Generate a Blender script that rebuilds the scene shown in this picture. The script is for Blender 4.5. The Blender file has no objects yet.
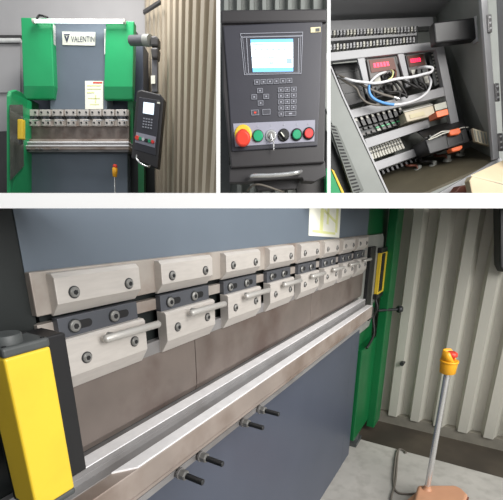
import bpy, bmesh, math, random
from mathutils import Vector, Matrix
random.seed(7)
C = bpy.context.scene.collection
PI = math.pi

# ------------------------------------------------------------------ camera
F, CX, CY, HY, H = 390.0, 251.0, 354.0, 221.0, 1.3
TH = math.atan((CY-HY)/F)
cT, sT = math.cos(TH), math.sin(TH)
cam_d = bpy.data.cameras.new('camera')
cam = bpy.data.objects.new('camera', cam_d); C.objects.link(cam)
cam.location = (0, 0, H); cam.rotation_euler = (PI/2-TH, 0, 0)
cam_d.sensor_fit = 'HORIZONTAL'; cam_d.sensor_width = 36
cam_d.lens = F/503*36
cam_d.shift_y = (CY-250)/503
cam_d.shift_x = (251.5-CX)/503
cam_d.clip_start = .02
bpy.context.scene.camera = cam

def P(px, py, Y):
    """point of the world at distance Y in front of the camera"""
    x = px-CX; y = CY-py
    rx, ry, rz = x, F*cT+y*sT, y*cT-F*sT
    k = Y/ry
    return Vector((rx*k, Y, H+rz*k))
def Zp(px, py, z):
    """point of the world at height z"""
    x = px-CX; y = CY-py
    rx, ry, rz = x, F*cT+y*sT, y*cT-F*sT
    k = (z-H)/rz
    return Vector((rx*k, ry*k, z))
# press brake of the lower hall: u along the bed, v outwards, w up from eye height
XV = 495.0
_d = math.hypot(F, CY-HY)
_a = math.atan((XV-CX)/_d)
se, ce = math.sin(_a), math.cos(_a)
def M(u, v, w):
    return Vector((u*se+v*ce, u*ce-v*se, H+w))
def wtop(u, v, py=201.5):
    return (u*ce-v*se)*(HY-py)/412.0

# ------------------------------------------------------------------ materials
def lin(c):
    c = c/255.0
    return c/12.92 if c <= .04045 else ((c+.055)/1.055)**2.4
def rgb(r, g, b): return (lin(r), lin(g), lin(b), 1)
MATS = {}
def mat(name, col, rough=.5, metal=0.0, var=.12, scale=12, bump=0.0, stretch=None, emit=None, estr=0, spec=.5, dirt=None, dirt_amt=.5, dscale=5):
    m = bpy.data.materials.new(name); m.use_nodes = True
    nt = m.node_tree; b = nt.nodes['Principled BSDF']
    b.inputs['Roughness'].default_value = rough
    b.inputs['Metallic'].default_value = metal
    b.inputs['Specular IOR Level'].default_value = spec
    c = rgb(*col)
    tc = nt.nodes.new('ShaderNodeTexCoord')
    mp = nt.nodes.new('ShaderNodeMapping'); nt.links.new(tc.outputs['Object'], mp.inputs[0])
    if stretch: mp.inputs['Scale'].default_value = stretch
    no = nt.nodes.new('ShaderNodeTexNoise'); no.inputs['Scale'].default_value = scale
    no.inputs['Detail'].default_value = 6
    nt.links.new(mp.outputs[0], no.inputs['Vector'])
    ra = nt.nodes.new('ShaderNodeValToRGB')
    ra.color_ramp.elements[0].position = .3; ra.color_ramp.elements[1].position = .7
    ra.color_ramp.elements[0].color = tuple(x*(1-var) for x in c[:3])+(1,)
    ra.color_ramp.elements[1].color = tuple(min(1, x*(1+var)) for x in c[:3])+(1,)
    nt.links.new(no.outputs['Fac'], ra.inputs[0])
    out = ra.outputs[0]
    if dirt:
        n2 = nt.nodes.new('ShaderNodeTexNoise'); n2.inputs['Scale'].default_value = dscale; n2.inputs['Detail'].default_value = 8
        nt.links.new(mp.outputs[0], n2.inputs['Vector'])
        r2 = nt.nodes.new('ShaderNodeValToRGB')
        r2.color_ramp.elements[0].position = .48; r2.color_ramp.elements[1].position = .68
        r2.color_ramp.elements[0].color = (0, 0, 0, 1); r2.color_ramp.elements[1].color = (dirt_amt,)*3+(1,)
        nt.links.new(n2.outputs['Fac'], r2.inputs[0])
        mx = nt.nodes.new('ShaderNodeMixRGB'); mx.inputs[2].default_value = rgb(*dirt)
        nt.links.new(r2.outputs[0], mx.inputs[0]); nt.links.new(out, mx.inputs[1]); out = mx.outputs[0]
    nt.links.new(out, b.inputs['Base Color'])
    if bump:
        bp = nt.nodes.new('ShaderNodeBump'); bp.inputs['Strength'].default_value = bump; bp.inputs['Distance'].default_value = .004
        nt.links.new(no.outputs['Fac'], bp.inputs['Height']); nt.links.new(bp.outputs[0], b.inputs['Normal'])
    if emit:
        b.inputs['Emission Color'].default_value = rgb(*emit); b.inputs['Emission Strength'].default_value = estr
    MATS[name] = m
    return m
mat('white_paint', (250, 250, 250), .7, var=.01)
mat('slate_paint', (98, 108, 119), .42, var=.06, scale=3, spec=.5)
mat('slate_dark', (74, 80, 94), .38, var=.06, scale=3)
mat('black_paint', (14, 20, 19), .5)
mat('clamp_steel', (196, 190, 184), .42, .25, var=.05, scale=30, stretch=(1, 1, 6))
mat('rail_steel', (172, 164, 156), .42, .3, var=.1, scale=14, dirt=(110, 84, 70), dirt_amt=.6, dscale=9)
mat('wedge_steel', (88, 90, 96), .4, .4, var=.08)
mat('punch_steel', (118, 108, 102), .42, .35, var=.14, scale=9, dirt=(84, 66, 60), dirt_amt=.7, dscale=7)
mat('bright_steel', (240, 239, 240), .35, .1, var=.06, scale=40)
mat('grey_steel', (150, 148, 148), .4, .4, var=.1, scale=18, dirt=(110, 104, 100), dirt_amt=.5)
mat('bed_steel', (160, 148, 140), .45, .3, var=.12, scale=10, dirt=(112, 92, 78), dirt_amt=.7, dscale=6)
mat('bolt_steel', (140, 139, 136), .35, .4, var=.1)
mat('thread_steel', (58, 60, 62), .4, .5, var=.1)
mat('hole_black', (18, 18, 20), .6)
mat('rod_steel', (186, 183, 178), .35, .35, var=.05)
mat('chrome', (215, 215, 215), .22, .8, var=.03)
mat('yellow_paint', (228, 194, 54), .4, var=.05, scale=5, dirt=(200, 168, 48), dirt_amt=.35, dscale=14)
mat('orange_yellow', (240, 172, 30), .4, var=.05)
mat('cap_grey', (70, 73, 73), .5, var=.08, scale=60)
mat('green_paint', (12, 98, 52), .35, var=.06, scale=4)
mat('green_bright', (34, 152, 94), .33, var=.05, scale=4)
mat('plate_grey', (150, 152, 146), .5, .2, var=.08)
mat('paper', (236, 236, 222), .7, var=.02)
mat('paper_yellow', (222, 224, 160), .7, var=.02)
mat('red_ink', (214, 84, 70), .7, var=.02)
mat('concrete', (178, 175, 169), .75, var=.1, scale=5, bump=.2, dirt=(150, 146, 140), dirt_amt=.5, dscale=16)
mat('wet_concrete', (68, 61, 52), .6, var=.3, scale=5, bump=.3, dirt=(54, 48, 42), dirt_amt=.8, dscale=3)
mat('zinc_sheet', (190, 188, 178), .42, .3, var=.08, scale=2.5, stretch=(1, 1, .12))
mat('tan_plastic', (198, 147, 115), .5, var=.06)
mat('red_plastic', (222, 66, 48), .4, var=.04)
mat('cable_grey', (112, 106, 98), .6)
# upper rooms
mat('grey_wall', (174, 172, 172), .85, var=.06, scale=2)
mat('cream_sheet', (184, 172, 152), .5, .1, var=.08, scale=2, stretch=(1, 1, .15))
mat('pipe_white', (220, 220, 216), .4)
mat('dark_metal', (66, 64, 64), .5, .2)
mat('arm_grey', (92, 92, 96), .5)
mat('console_black', (46, 44, 46), .45, var=.05)
mat('bezel_black', (52, 52, 60), .4, var=.04)
mat('strip_grey', (146, 146, 160), .5, var=.03)
mat('line_grey', (150, 152, 162), .5)
mat('key_dark', (64, 64, 72), .5)
mat('screen_glow', (236, 246, 255), .3, emit=(206, 228, 252), estr=.95)
mat('screen_blue', (110, 180, 230), .3, emit=(110, 180, 236), estr=.7)
mat('screen_line', (150, 175, 205), .3, emit=(120, 150, 190), estr=.3)
mat('green_button', (24, 150, 104), .35)
mat('red_button', (224, 58, 56), .35)
mat('black_plastic', (26, 26, 28), .4)
mat('gold_label', (206, 196, 160), .5)
mat('tube_glow', (255, 255, 255), .4, emit=(240, 255, 252), estr=3)
mat('cabinet_grey', (132, 136, 132), .5, var=.05)
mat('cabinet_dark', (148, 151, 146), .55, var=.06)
mat('cabinet_light', (172, 172, 174), .5, var=.04)
mat('olive_floor', (92, 86, 70), .6, var=.1)
mat('drive_grey', (112, 108, 106), .5)
mat('led_red', (255, 40, 70), .4, emit=(255, 36, 80), estr=2.2)
mat('led_green', (70, 180, 120), .4, var=.02)
mat('beige_plastic', (206, 196, 172), .5)
mat('ivory', (196, 194, 184), .5)
mat('cable_white', (226, 226, 228), .5)
mat('cable_blue', (96, 160, 226), .5)
mat('cable_black', (30, 28, 28), .5)
mat('cable_brown', (110, 62, 48), .5)
mat('orange_plastic', (236, 116, 70), .45)
mat('beige_metal', (198, 182, 152), .6, var=.06)
mat('duct_grey', (112, 116, 112), .6)
mat('zinc_dark', (130, 126, 116), .5, .2)
mat('floor_dark', (58, 56, 54), .8)
mat('floor_light', (170, 168, 160), .8)
mat('logo_ink', (56, 62, 86), .6)
mat('tinted_glass', (84, 88, 80), .25, spec=.6)

# ------------------------------------------------------------------ mesh builder
class MB:
    def __init__(s): s.bm = bmesh.new(); s.mi = 0
    def face(s, vs, smooth=False):
        try:
            f = s.bm.faces.new(vs); f.material_index = s.mi; f.smooth = smooth; return f
        except ValueError: return None
    def prism(s, a, b):
        va = [s.bm.verts.new(p) for p in a]; vb = [s.bm.verts.new(p) for p in b]
        n = len(a)
        s.face(va); s.face(list(reversed(vb)))
        for i in range(n): s.face([va[i], va[(i+1) % n], vb[(i+1) % n], vb[i]])
        return s
    def rev(s, p0, p1, prof, n=20, caps=True):
        """solid of revolution about the axis p0->p1; prof = [(t 0..1 , radius)]"""
        p0 = Vector(p0); p1 = Vector(p1); ax = (p1-p0); L = ax.length; ax.normalize()
        q = ax.orthogonal().normalized(); r = ax.cross(q)
        rings = []
        for t, rad in prof:
            c = p0+ax*(L*t)
            rings.append([s.bm.verts.new(c+(q*math.cos(2*PI*i/n)+r*math.sin(2*PI*i/n))*max(rad, 1e-5)) for i in range(n)])
        for a, b in zip(rings, rings[1:]):
            for i in range(n): s.face([a[i], a[(i+1) % n], b[(i+1) % n], b[i]], n > 8)
        if caps:
            for ring in (rings[0], rings[-1]):
                s.face([s.bm.verts.new(v.co) for v in ring])
        return s
    def cyl(s, p0, p1, r, r1=None, n=20):
        return s.rev(p0, p1, [(0, r), (1, r if r1 is None else r1)], n)
    def tube(s, pts, r, n=8, sub=6):
        pts = [Vector(p) for p in pts]
        if len(pts) > 2 and sub > 1:
            out = []
            for i in range(len(pts)-1):
                a = pts[max(i-1, 0)]; b = pts[i]; c = pts[i+1]; d = pts[min(i+2, len(pts)-1)]
                for k in range(sub):
                    t = k/sub
                    out.append(.5*((2*b)+(c-a)*t+(2*a-5*b+4*c-d)*t*t+(3*b-a-3*c+d)*t**3))
            out.append(pts[-1]); pts = out
        rings = []; q = None
        for i, p in enumerate(pts):
            t = (pts[min(i+1, len(pts)-1)]-pts[max(i-1, 0)]).normalized()
            if q is None: q = t.orthogonal().normalized()
            else:
                q = (q-t*q.dot(t))
                q = q.normalized() if q.length > 1e-6 else t.orthogonal().normalized()
            b = t.cross(q)
            rings.append([s.bm.verts.new(p+(q*math.cos(2*PI*k/n)+b*math.sin(2*PI*k/n))*r) for k in range(n)])
        for a, b in zip(rings, rings[1:]):
            for k in range(n): s.face([a[k], a[(k+1) % n], b[(k+1) % n], b[k]], True)
        s.face(list(reversed(rings[0]))); s.face(rings[-1])
        return s
    # -- in picture-plane units at distance Y (px), extruded d metres away from the viewer
    def pp(s, pts, Y, d):
        a = [P(x, y, Y) for x, y in pts]
        return s.prism(a, [p+Vector((0, d, 0)) for p in a])
    def pbox(s, x0, y0, x1, y1, Y, d):
        return s.pp([(x0, y0), (x1, y0), (x1, y1), (x0, y1)], Y, d)
    def pq(s, pts, off):
        a = [P(*p) for p in pts]
        return s.prism(a, [p+Vector(off) for p in a])
    def pknob(s, x, y, Y, rpx, h, n=20, taper=1.0):
        a = P(x, y, Y); r = rpx*Y/412
        return s.rev(a, a+Vector((0, -h, 0)), [(0, r), (.8, r*taper), (1, r*taper*.85)], n)
    # -- in press-brake coordinates
    def ubox(s, u0, u1, v0, v1, w0, w1):
        return s.prism([M(u0, v0, w0), M(u1, v0, w0), M(u1, v1, w0), M(u0, v1, w0)],
                       [M(u0, v0, w1), M(u1, v0, w1), M(u1, v1, w1), M(u0, v1, w1)])
    def uprof(s, prof, u0, u1):
        return s.prism([M(u0, v, w) for v, w in prof], [M(u1, v, w) for v, w in prof])
    def uface(s, poly, v0, v1):
        return s.prism([M(u, v0, w) for u, w in poly], [M(u, v1, w) for u, w in poly])
    def build(s, name, mats, parent=None, bevel=0, seg=2, origin=None):
        if isinstance(mats, str): mats = [mats]
        bmesh.ops.recalc_face_normals(s.bm, faces=s.bm.faces[:])
        me = bpy.data.meshes.new(name)
        if parent is not None: o0 = Vector(parent['_o']) 
        elif origin is not None: o0 = Vector(origin)
        else:
            xs = [v.co for v in s.bm.verts]
            o0 = Vector(((min(p.x for p in xs)+max(p.x for p in xs))/2, (min(p.y for p in xs)+max(p.y for p in xs))/2, min(p.z for p in xs)))
        for v in s.bm.verts: v.co -= o0
        s.bm.to_mesh(me); s.bm.free()
        for m in mats: me.materials.append(MATS[m])
        o = bpy.data.objects.new(name, me); C.objects.link(o)
        if parent is not None: o.parent = parent
        else: o.location = o0
        o['_o'] = tuple(o0)
        if bevel:
            b = o.modifiers.new('bevel', 'BEVEL'); b.width = bevel; b.segments = seg; b.limit_method = 'ANGLE'; b.angle_limit = math.radians(50)
            b.use_clamp_overlap = True
        return o
def tag(o, label, cat, group=None):
    o['label'] = label; o['category'] = cat
    if group: o['group'] = group
    return o
def struct(o): o['kind'] = 'structure'; return o
def thing(name, loc, label, cat, group=None):
    o = bpy.data.objects.new(name, None); C.objects.link(o); o.location = loc; o['_o'] = tuple(loc)
    o.empty_display_size = .05
    return tag(o, label, cat, group)
def copy_tree(o, delta, parent=None):
    c = o.copy(); C.objects.link(c)
    if parent is None: c.location = o.location+Vector(delta)
    else: c.parent = parent
    for ch in list(o.children): copy_tree(ch, (0, 0, 0), c)
    return c
def lerp(a, b, t): return tuple(x+(y-x)*t for x, y in zip(a, b))
def quad_at(q, s, t):
    return lerp(lerp(q[0], q[1], s), lerp(q[3], q[2], s), t)
def subquad(q, s0, s1, t0=0, t1=1):
    return [quad_at(q, s0, t0), quad_at(q, s1, t0), quad_at(q, s1, t1), quad_at(q, s0, t1)]
def text_mesh(body):
    cu = bpy.data.curves.new('lettering', 'FONT'); cu.body = body
    ob = bpy.data.objects.new('lettering', cu); C.objects.link(ob)
    dg = bpy.context.evaluated_depsgraph_get()
    me = bpy.data.meshes.new_from_object(ob.evaluated_get(dg))
    vs = [(v.co.x, v.co.y) for v in me.vertices]; fs = [tuple(p.vertices) for p in me.polygons]
    bpy.data.objects.remove(ob); bpy.data.curves.remove(cu); bpy.data.meshes.remove(me)
    return vs, fs
def corrugated(a0, a1, b0, b1, n, depth_vec, widths=(.36, .14, .36, .14), phase=0.0):
    """ribbed sheet between the top edge a0-a1 and the bottom edge b0-b1"""
    s = MB(); ts = [(0, 0.0)]; ts = []
    for k in range(n):
        t = k
        ts += [(t, 0), (t+widths[0], 0), (t+widths[0]+widths[1], 1), (t+widths[0]+widths[1]+widths[2], 1)]
    ts.append((n, 0))
    dv = Vector(depth_vec); th = dv.normalized()*-.004
    def strip(off):
        top = [s.bm.verts.new(a0.lerp(a1, (t/n))+dv*h+off) for t, h in ts]
        bot = [s.bm.verts.new(b0.lerp(b1, (t/n))+dv*h+off) for t, h in ts]
        return top, bot
    t1, b1_ = strip(Vector((0, 0, 0))); t2, b2 = strip(th)
    m = len(ts)
    for i in range(m-1):
        s.face([t1[i], t1[i+1], b1_[i+1], b1_[i]]); s.face([t2[i+1], t2[i], b2[i], b2[i+1]])
        s.face([t1[i], t2[i], t2[i+1], t1[i+1]]); s.face([b1_[i], b1_[i+1], b2[i+1], b2[i]])
    s.face([t1[0], b1_[0], b2[0], t2[0]]); s.face([t1[-1], t2[-1], b2[-1], b1_[-1]])
    return s

#@@BODY
# ================================================================== white bars added as borders between the four rooms
Yb = .42
s = MB(); s.prism([P(-260, 193, Yb), P(760, 193, Yb), P(760, 208.3, Yb), P(-260, 208.3, Yb)],
                  [P(-260, 194.5, .52), P(760, 194.5, .52), P(760, 206.8, .52), P(-260, 206.8, .52)])
struct(s.build('trim_1', 'white_paint'))
for k, (xa, xb) in enumerate(((216.2, 220.3), (327.2, 330.7))):
    s = MB(); s.prism([P(xa, -60, Yb), P(xb, -60, Yb), P(xb, 193, Yb), P(xa, 193, Yb)],
                      [P(xa+.3, -60, .436), P(xb-.3, -60, .436), P(xb-.3, 193, .436), P(xa+.3, 193, .436)])
    struct(s.build('trim_%d' % (k+2), 'white_paint'))

# ================================================================== LOWER HALL: floor and walls
s = MB(); s.ubox(-1.2, 2.2, -.9, 2.4, -H-.15, -H); struct(s.build('floor', 'concrete'))
s = MB(); s.ubox(2.2, 2.75, -.9, 2.4, -H-.15, -H-.012); struct(s.build('trim_4', 'wet_concrete'))
def wc(u, v, py):
    return M(u, v, wtop(u, v, py))
UW = 2.57
s = corrugated(wc(UW, -.75, 202), wc(UW, 1.35, 202), M(UW, -.75, -H+.055), M(UW, 1.35, -H+.055), 15, M(-.06, 0, 0)-M(0, 0, 0), (.34, .12, .36, .18))
struct(s.build('wall_right', 'zinc_sheet'))
s = MB(); s.prism([M(-.75, -.9, -H), M(-.75, 1.6, -H), M(-.68, 1.6, -H), M(-.68, -.9, -H)], [M(-.75, -.9, wtop(-.4, -.54)), M(-.75, 1.6, .6), M(-.68, 1.6, .6), M(-.68, -.9, wtop(-.4, -.54))]); struct(s.build('shade_wall_left', 'floor_dark'))  # unseen dark wall, added to shade the left sides of the clamps
s = MB(); s.ubox(UW-.045, UW+.04, -.75, 1.35, -H-.012, -H+.06); struct(s.build('baseboard_right', 'zinc_dark'))
s = MB()
for (v, w) in ((-.36, -.86),): 
    s.cyl(M(UW-.0, v, w), M(UW-.085, v, w), .016, .013)
tag(s.build('wall_bolt', 'thread_steel'), 'small dark bolt head in the pale ribbed wall right of the green column', 'bolt')

s = MB(); s.pp([(499.6, 199), (515, 199), (515, 274), (503.5, 272), (500.4, 266)], 2.06, .06)
tag(s.build('wall_case', 'black_plastic', None, .006), 'black rounded case on the ribbed wall, cut by the right edge of the photo', 'case')
# ================================================================== LOWER HALL: the press brake seen close up
UL, UR = .293, 1.965
pb = thing('press_brake', M(1.1, -.7, -H), 'grey press brake seen close up, its clamped punch row running across the lower hall', 'machine')
s = MB(); s.uface([(UL, -.072), (UR, -.072), (UR, wtop(UR, -.53)), (UL, wtop(UL, -.53))], -.516, -.520); s.build('ram_panel', 'slate_paint', pb)
s = MB(); s.ubox(UL+.0, UR, -.522, -.5065, -.122, -.063); rail = s.build('clamp_rail', 'rail_steel', pb, .0015)
s = MB(); s.ubox(UL+.012, UR, -.60, -.5225, -.245, -.066); s.build('ram_core', 'black_paint', pb)
s = MB(); s.ubox(UL, UR, -.524, -.510, -.154, -.134); s.build('lower_rail', 'rail_steel', pb, .001)
s = MB(); s.ubox(UL, UR, -.53, -.508, -.2365, -.212); s.build('punch_holder', 'grey_steel', pb, .001)
def capbolt(parent, u, v, w, r=.0076, mats=('thread_steel', 'bolt_steel', 'hole_black')):
    s = MB()
    s.rev(M(u, v-.002, w), M(u, v+.0012, w), [(0, r), (1, r)], 22)
    s.mi = 1; s.rev(M(u, v+.001, w), M(u, v+.0035, w), [(0, r*.84), (.7, r*.84), (1, r*.7)], 22)
    s.mi = 1; s.rev(M(u, v+.0034, w), M(u, v+.0042, w), [(0, r*.66), (1, r*.6)], 22)
    s.mi = 2; s.rev(M(u, v+.0040, w), M(u, v+.0046, w), [(0, r*.43), (1, r*.43)], 6)
    return s.build('bolt', list(mats), parent)
def make_clamp(R):
    L = R-.152
    s = MB(); s.uprof([(-.510, -.066), (-.496, -.066), (-.49, -.072), (-.49, -.107), (-.505, -.125), (-.510, -.125)], L, R)
    t = s.build('tool_clamp', 'clamp_steel', pb, .0013)
    s = MB(); s.ubox(L+.001, R-.004, -.512, -.499, -.159, -.1285); s.build('wedge_plate', 'wedge_steel', t, .001)
    s = MB(); s.uprof([(-.510, -.1575), (-.491, -.1575), (-.487, -.161), (-.487, -.212), (-.503, -.2365), (-.510, -.2365)], L, R)
    s.build('lower_block', 'clamp_steel', t, .0012)
    for u, w in ((L+.027, -.094), (L+.127, -.095)): capbolt(t, u, -.49, w, .0088)
    for u, w in ((L+.030, -.191), (L+.124, -.191)): capbolt(t, u, -.487, w, .0088)
    for u in (L+.026, L+.098):
        s = MB(); r = .0062; pts = []
        for i in range(9): a = PI/2+PI*i/8; pts.append((u+r*math.cos(a), -.1435+r*math.sin(a)))
        for i in range(9): a = -PI/2+PI*i/8; pts.append((u+.024+r*math.cos(a), -.1435+r*math.sin(a)))
        s.uface(pts, -.5, -.4984); s.build('slot', 'hole_black', t)
        capbolt(t, u, -.4985, -.1435, .0104)
    a, b = L+.053, L+.173
    s = MB(); r = .0064
    s.rev(M(a, -.474, -.168), M(b, -.474, -.1695), [(0, r*.3), (.012, r*.75), (.035, r), (.965, r), (.988, r*.75), (1, r*.3)], 18)
    h = s.build('handle', 'rod_steel', t)
    s = MB(); s.cyl(M(a+.02, -.476, -.166), M(a+.02, -.49, -.166), .004); s.build('handle_pin', 'bolt_steel', t)
    return t
for k in range(8): make_clamp(.467+.2035*k)
for a, b in ((UL, .623), (.625, 1.27), (1.272, 1.93)):
    s = MB(); s.uprof([(-.530, -.23), (-.5085, -.23), (-.5085, -.343), (-.514, -.356), (-.530, -.356)], a, b)
    s.build('punch', 'punch_steel', pb, .0008)
# bed
s = MB(); s.ubox(.2, 1.88, -.62, -.502, -.447, -.372); s.build('bed_core', 'black_paint', pb)
s = MB(); s.uprof([(-.516, -.40), (-.516, -.358), (-.500, -.358), (-.498, -.3535), (-.4685, -.3535), (-.468, -.36), (-.4692, -.361), (-.4692, -.3625), (-.468, -.3635), (-.468, -.40)], .2, 1.86); die = s.build('die', 'grey_steel', pb)
s = MB(); s.uprof([(-.497, -.354), (-.497, -.3523), (-.4705, -.3523), (-.4695, -.354)], .2, 1.86); s.build('ground_edge_glint', 'bright_steel', die)  # ground die top; the light it reflects is put into the bright colour
s = MB(); s.uprof([(-.60, -.43), (-.60, -.3725), (-.451, -.3725), (-.451, -.43)], .2, 1.83); s.build('die_holder', 'grey_steel', pb)
s = MB(); s.prism([M(.333, -.451, -.3715), M(.365, -.4265, -.3715), M(.365, -.4265, -.40), M(.333, -.451, -.40)],
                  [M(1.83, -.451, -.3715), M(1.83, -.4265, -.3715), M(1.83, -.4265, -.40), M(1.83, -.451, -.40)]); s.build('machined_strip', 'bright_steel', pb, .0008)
s = MB(); s.uprof([(-.52, -.428), (-.52, -.3745), (-.426, -.3745), (-.425, -.376), (-.425, -.4185), (-.428, -.420), (-.425, -.4215), (-.425, -.427), (-.426, -.428)], .2, 1.83); s.build('bed_rail', 'bed_steel', pb)
s = MB(); s.ubox(.2, 1.82, -.60, -.460, -.446, -.428); s.build('clamping_gap', 'hole_black', pb)
s = MB(); s.ubox(.2, 1.80, -.60, -.440, -.458, -.444); s.build('bed_flange', 'grey_steel', pb, .001)
def stud(u, w, v0=-.442):
    s = MB(); s.rev(M(u, v0-.02, w), M(u, v0+.006, w), [(0, .0085), (1, .0085)], 20); st = s.build('clamp_stud', 'bolt_steel', pb)
    s = MB(); s.rev(M(u, v0+.006, w), M(u, v0+.010, w), [(0, .0112), (1, .0112)], 24); s.build('washer', 'grey_steel', st)
    s = MB(); s.rev(M(u, v0+.010, w), M(u, v0+.024, w), [(0, .0098), (.8, .0098), (1, .0084)], 6); s.build('nut', 'bolt_steel', st)
    s = MB(); prof = []
    n = 18
    for i in range(n): prof += [(i/n, .0050), ((i+.5)/n, .0060)]
    prof += [(1, .0046)]
    s.rev(M(u, v0+.024, w), M(u, v0+.062, w), prof, 16); s.build('threaded_end', 'thread_steel', st)
for u, w in ((.470, -.452), (.534, -.451), (.698, -.451), (.778, -.452)): stud(u, w)
s = MB(); s.ubox(.3, 1.86, -.533, -.515, -H, -.455); s.build('lower_panel', 'slate_dark', pb, .002)
s = MB(); s.ubox(1.862, 2.0, -.533, -.516, -H, -.455); s.build('lower_panel', 'slate_dark', pb, .002)
# paper sheet on the ram
s = MB(); s.uface([(1.24, -.045), (1.55, -.062), (1.545, wtop(1.55, -.52)), (1.235, wtop(1.235, -.52))], -.517, -.5155); sh = s.build('instruction_sheet', 'paper', pb)
s = MB()
for (a, b, c, d) in ((1.335, 1.365, -.03, .055), (1.40, 1.42, -.01, .055), (1.495, 1.52, -.04, .055)):
    s.uface([(a, c), (b, c-.003), (b, d), (a, d)], -.5156, -.5150)
s.uface([(1.27, -.035), (1.50, -.05), (1.50, -.042), (1.27, -.027)], -.5156, -.5150)
s.uface([(1.37, .03), (1.5, -.01), (1.5, .0), (1.37, .04)], -.5156, -.5150)
s.build('printed_lines', 'paper_yellow', sh)
# end plate, column, side frame
s = MB(); s.uface([(1.90, -.10), (1.90, -.44), (1.985, -.52), (1.985, -.56), (2.17, -.56), (2.21, -.52), (2.21, -.44), (2.31, -.40), (2.31, -.085), (2.28, -.065), (1.93, -.066)], -.535, -.513); s.build('end_plate', 'plate_grey', pb, .002)
s = MB(); s.uface([(1.966, wtop(1.966, -.53)), (2.47, wtop(2.47, -.53)), (2.47, -1.23), (1.966, -1.23)], -.62, -.537); s.build('side_frame', 'green_paint', pb)
s = MB(); s.uface([(2.33, wtop(2.33, -.5)), (2.485, wtop(2.485, -.5)), (2.485, -H+.03), (2.33, -H+.03)], -.505, -.455); s.build('side_column', 'green_paint', pb, .004)
s = MB(); s.ubox(2.02, 2.33, -.6, -.50, -1.22, -.66); s.build('lower_box', 'green_paint', pb, .004)
s = MB(); s.cyl(M(2.15, -.53, -1.28), M(2.15, -.53, -1.2), .025); s.ubox(2.09, 2.21, -.57, -.5, -1.3, -1.275); s.build('levelling_foot', 'cap_grey', pb)
s = MB(); s.ubox(1.985, 2.085, -.512, -.495, -.46, -.12); s.build('guide_track', 'black_plastic', pb, .002)
s = MB(); s.ubox(2.2, 2.335, -.512, -.49, -.385, -.16); lc = s.build('light_curtain', 'yellow_paint', pb, .003)
s = MB(); s.ubox(2.205, 2.275, -.491, -.487, -.37, -.165); s.build('lens_strip', 'hole_black', lc)
s = MB(); s.ubox(2.185, 2.325, -.513, -.489, -.162, -.135); s.build('end_cap', 'black_plastic', lc, .004)
s = MB(); s.ubox(2.185, 2.325, -.513, -.489, -.41, -.383); s.build('end_cap', 'black_plastic', lc, .004)
s = MB(); s.tube([M(2.2, -.5, -.41), M(2.2, -.485, -.46), M(2.2, -.5, -.52), M(2.16, -.48, -.60), M(2.07, -.49, -.66)], .007); s.build('sensor_cable', 'cable_black', lc)
s = MB(); s.ubox(2.04, 2.13, -.513, -.485, -.50, -.44); s.build('adjuster', 'thread_steel', pb, .002)
s = MB(); a, b = M(2.29, -.50, -.492), M(2.40, -.41, -.495); s.cyl(a, b, .008); d_ = (b-a).normalized(); s.rev(b-d_*.002, b+d_*.028, [(0, .016), (.2, .022), (.8, .022), (1, .014)], 18); s.build('stop_rod', 'thread_steel', pb)
# dark left end of the machine
s = MB(); s.uface([(-.4, wtop(-.4, -.54)+.02), (UL+.004, wtop(UL, -.53)), (UL+.004, -H), (-.4, -H)], -.70, -.5175); s.build('end_frame', 'black_paint', pb)
s = MB(); s.ubox(.2415, .293, -.50, -.45, -.34, -.135); s.build('guard_bracket', 'black_plastic', pb, .002)
s = MB(); s.ubox(.295, .315, -.522, -.507, -.168, -.150); s.build('stop_block', 'bright_steel', pb, .002)

# yellow light curtain post beside the bed
po = thing('sensor_post', M(.215, -.42, -.33), 'thick yellow light curtain post with dark grey cap, at the near left end', 'sensor post')
s = MB(); s.ubox(.1905, .2405, -.445, -.40, -.318, -.131); s.build('housing', 'yellow_paint', po, .003, 3)
s = MB(); s.ubox(.190, .241, -.4455, -.3995, -.1312, -.1205); s.build('top_cap', 'cap_grey', po, .003, 3)
s = MB(); s.rev(M(.206, -.42, -.121), M(.206, -.42, -.111), [(0, .0155), (.85, .0155), (1, .0145)], 32); s.build('cable_gland', 'cap_grey', po)
for u, v in ((.195, -.405), (.236, -.405), (.236, -.44)):
    s = MB(); s.rev(M(u, v, -.1206), M(u, v, -.1198), [(0, .0022), (1, .0022)], 12); s.build('screw', 'hole_black', po)
s = MB(); s.ubox(.190, .241, -.4455, -.3995, -.326, -.317); s.build('bottom_cap', 'cap_grey', po, .003)
s = MB(); s.ubox(.200, .235, -.47, -.444, -.335, -.15); s.build('mounting_arm', 'black_paint', po)

# foot pedal with emergency stop on a pole
zf, zh = 0.0, .105
pd = thing('foot_pedal', Zp(430, 505, 0), 'tan foot pedal with upright chrome pole and yellow emergency stop head on the concrete floor', 'foot pedal')
top = [(418, 484.5), (455, 484.5), (462, 488), (468, 494), (464, 507), (412, 507)]
s = MB(); s.prism([Zp(x, y, zh) for x, y in top], [Vector((Zp(x, y, zh).x, Zp(x, y, zh).y, .02)) for x, y in top]); s.build('hood', 'tan_plastic', pd, .012, 3)
ps = [Zp(x, y, zh) for x, y in ((396, 497), (425, 483), (427, 507), (400, 511))]
s = MB(); s.prism([Vector((p.x, p.y, .03 if i in (0, 3) else zh-.01)) for i, p in enumerate(ps)], [Vector((p.x, p.y, .02)) for p in ps]); s.build('side_wing', 'tan_plastic', pd, .006)
ps = [Zp(x, y, zh) for x, y in ((394, 490), (425, 480), (470, 486), (474, 512), (396, 516))]
s = MB(); s.prism([Vector((p.x, p.y, .0)) for p in ps], [Vector((p.x, p.y, .021)) for p in ps]); s.build('base_plate', 'tan_plastic', pd, .004)
ps = [Zp(x, y, zh-.012) for x, y in ((466, 495), (457, 498), (455, 507), (463, 506))]
s = MB(); a, b = Zp(466.5, 496.5, .09), Zp(464, 506, .09); n_ = Vector((.01, -.004, 0))
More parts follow.
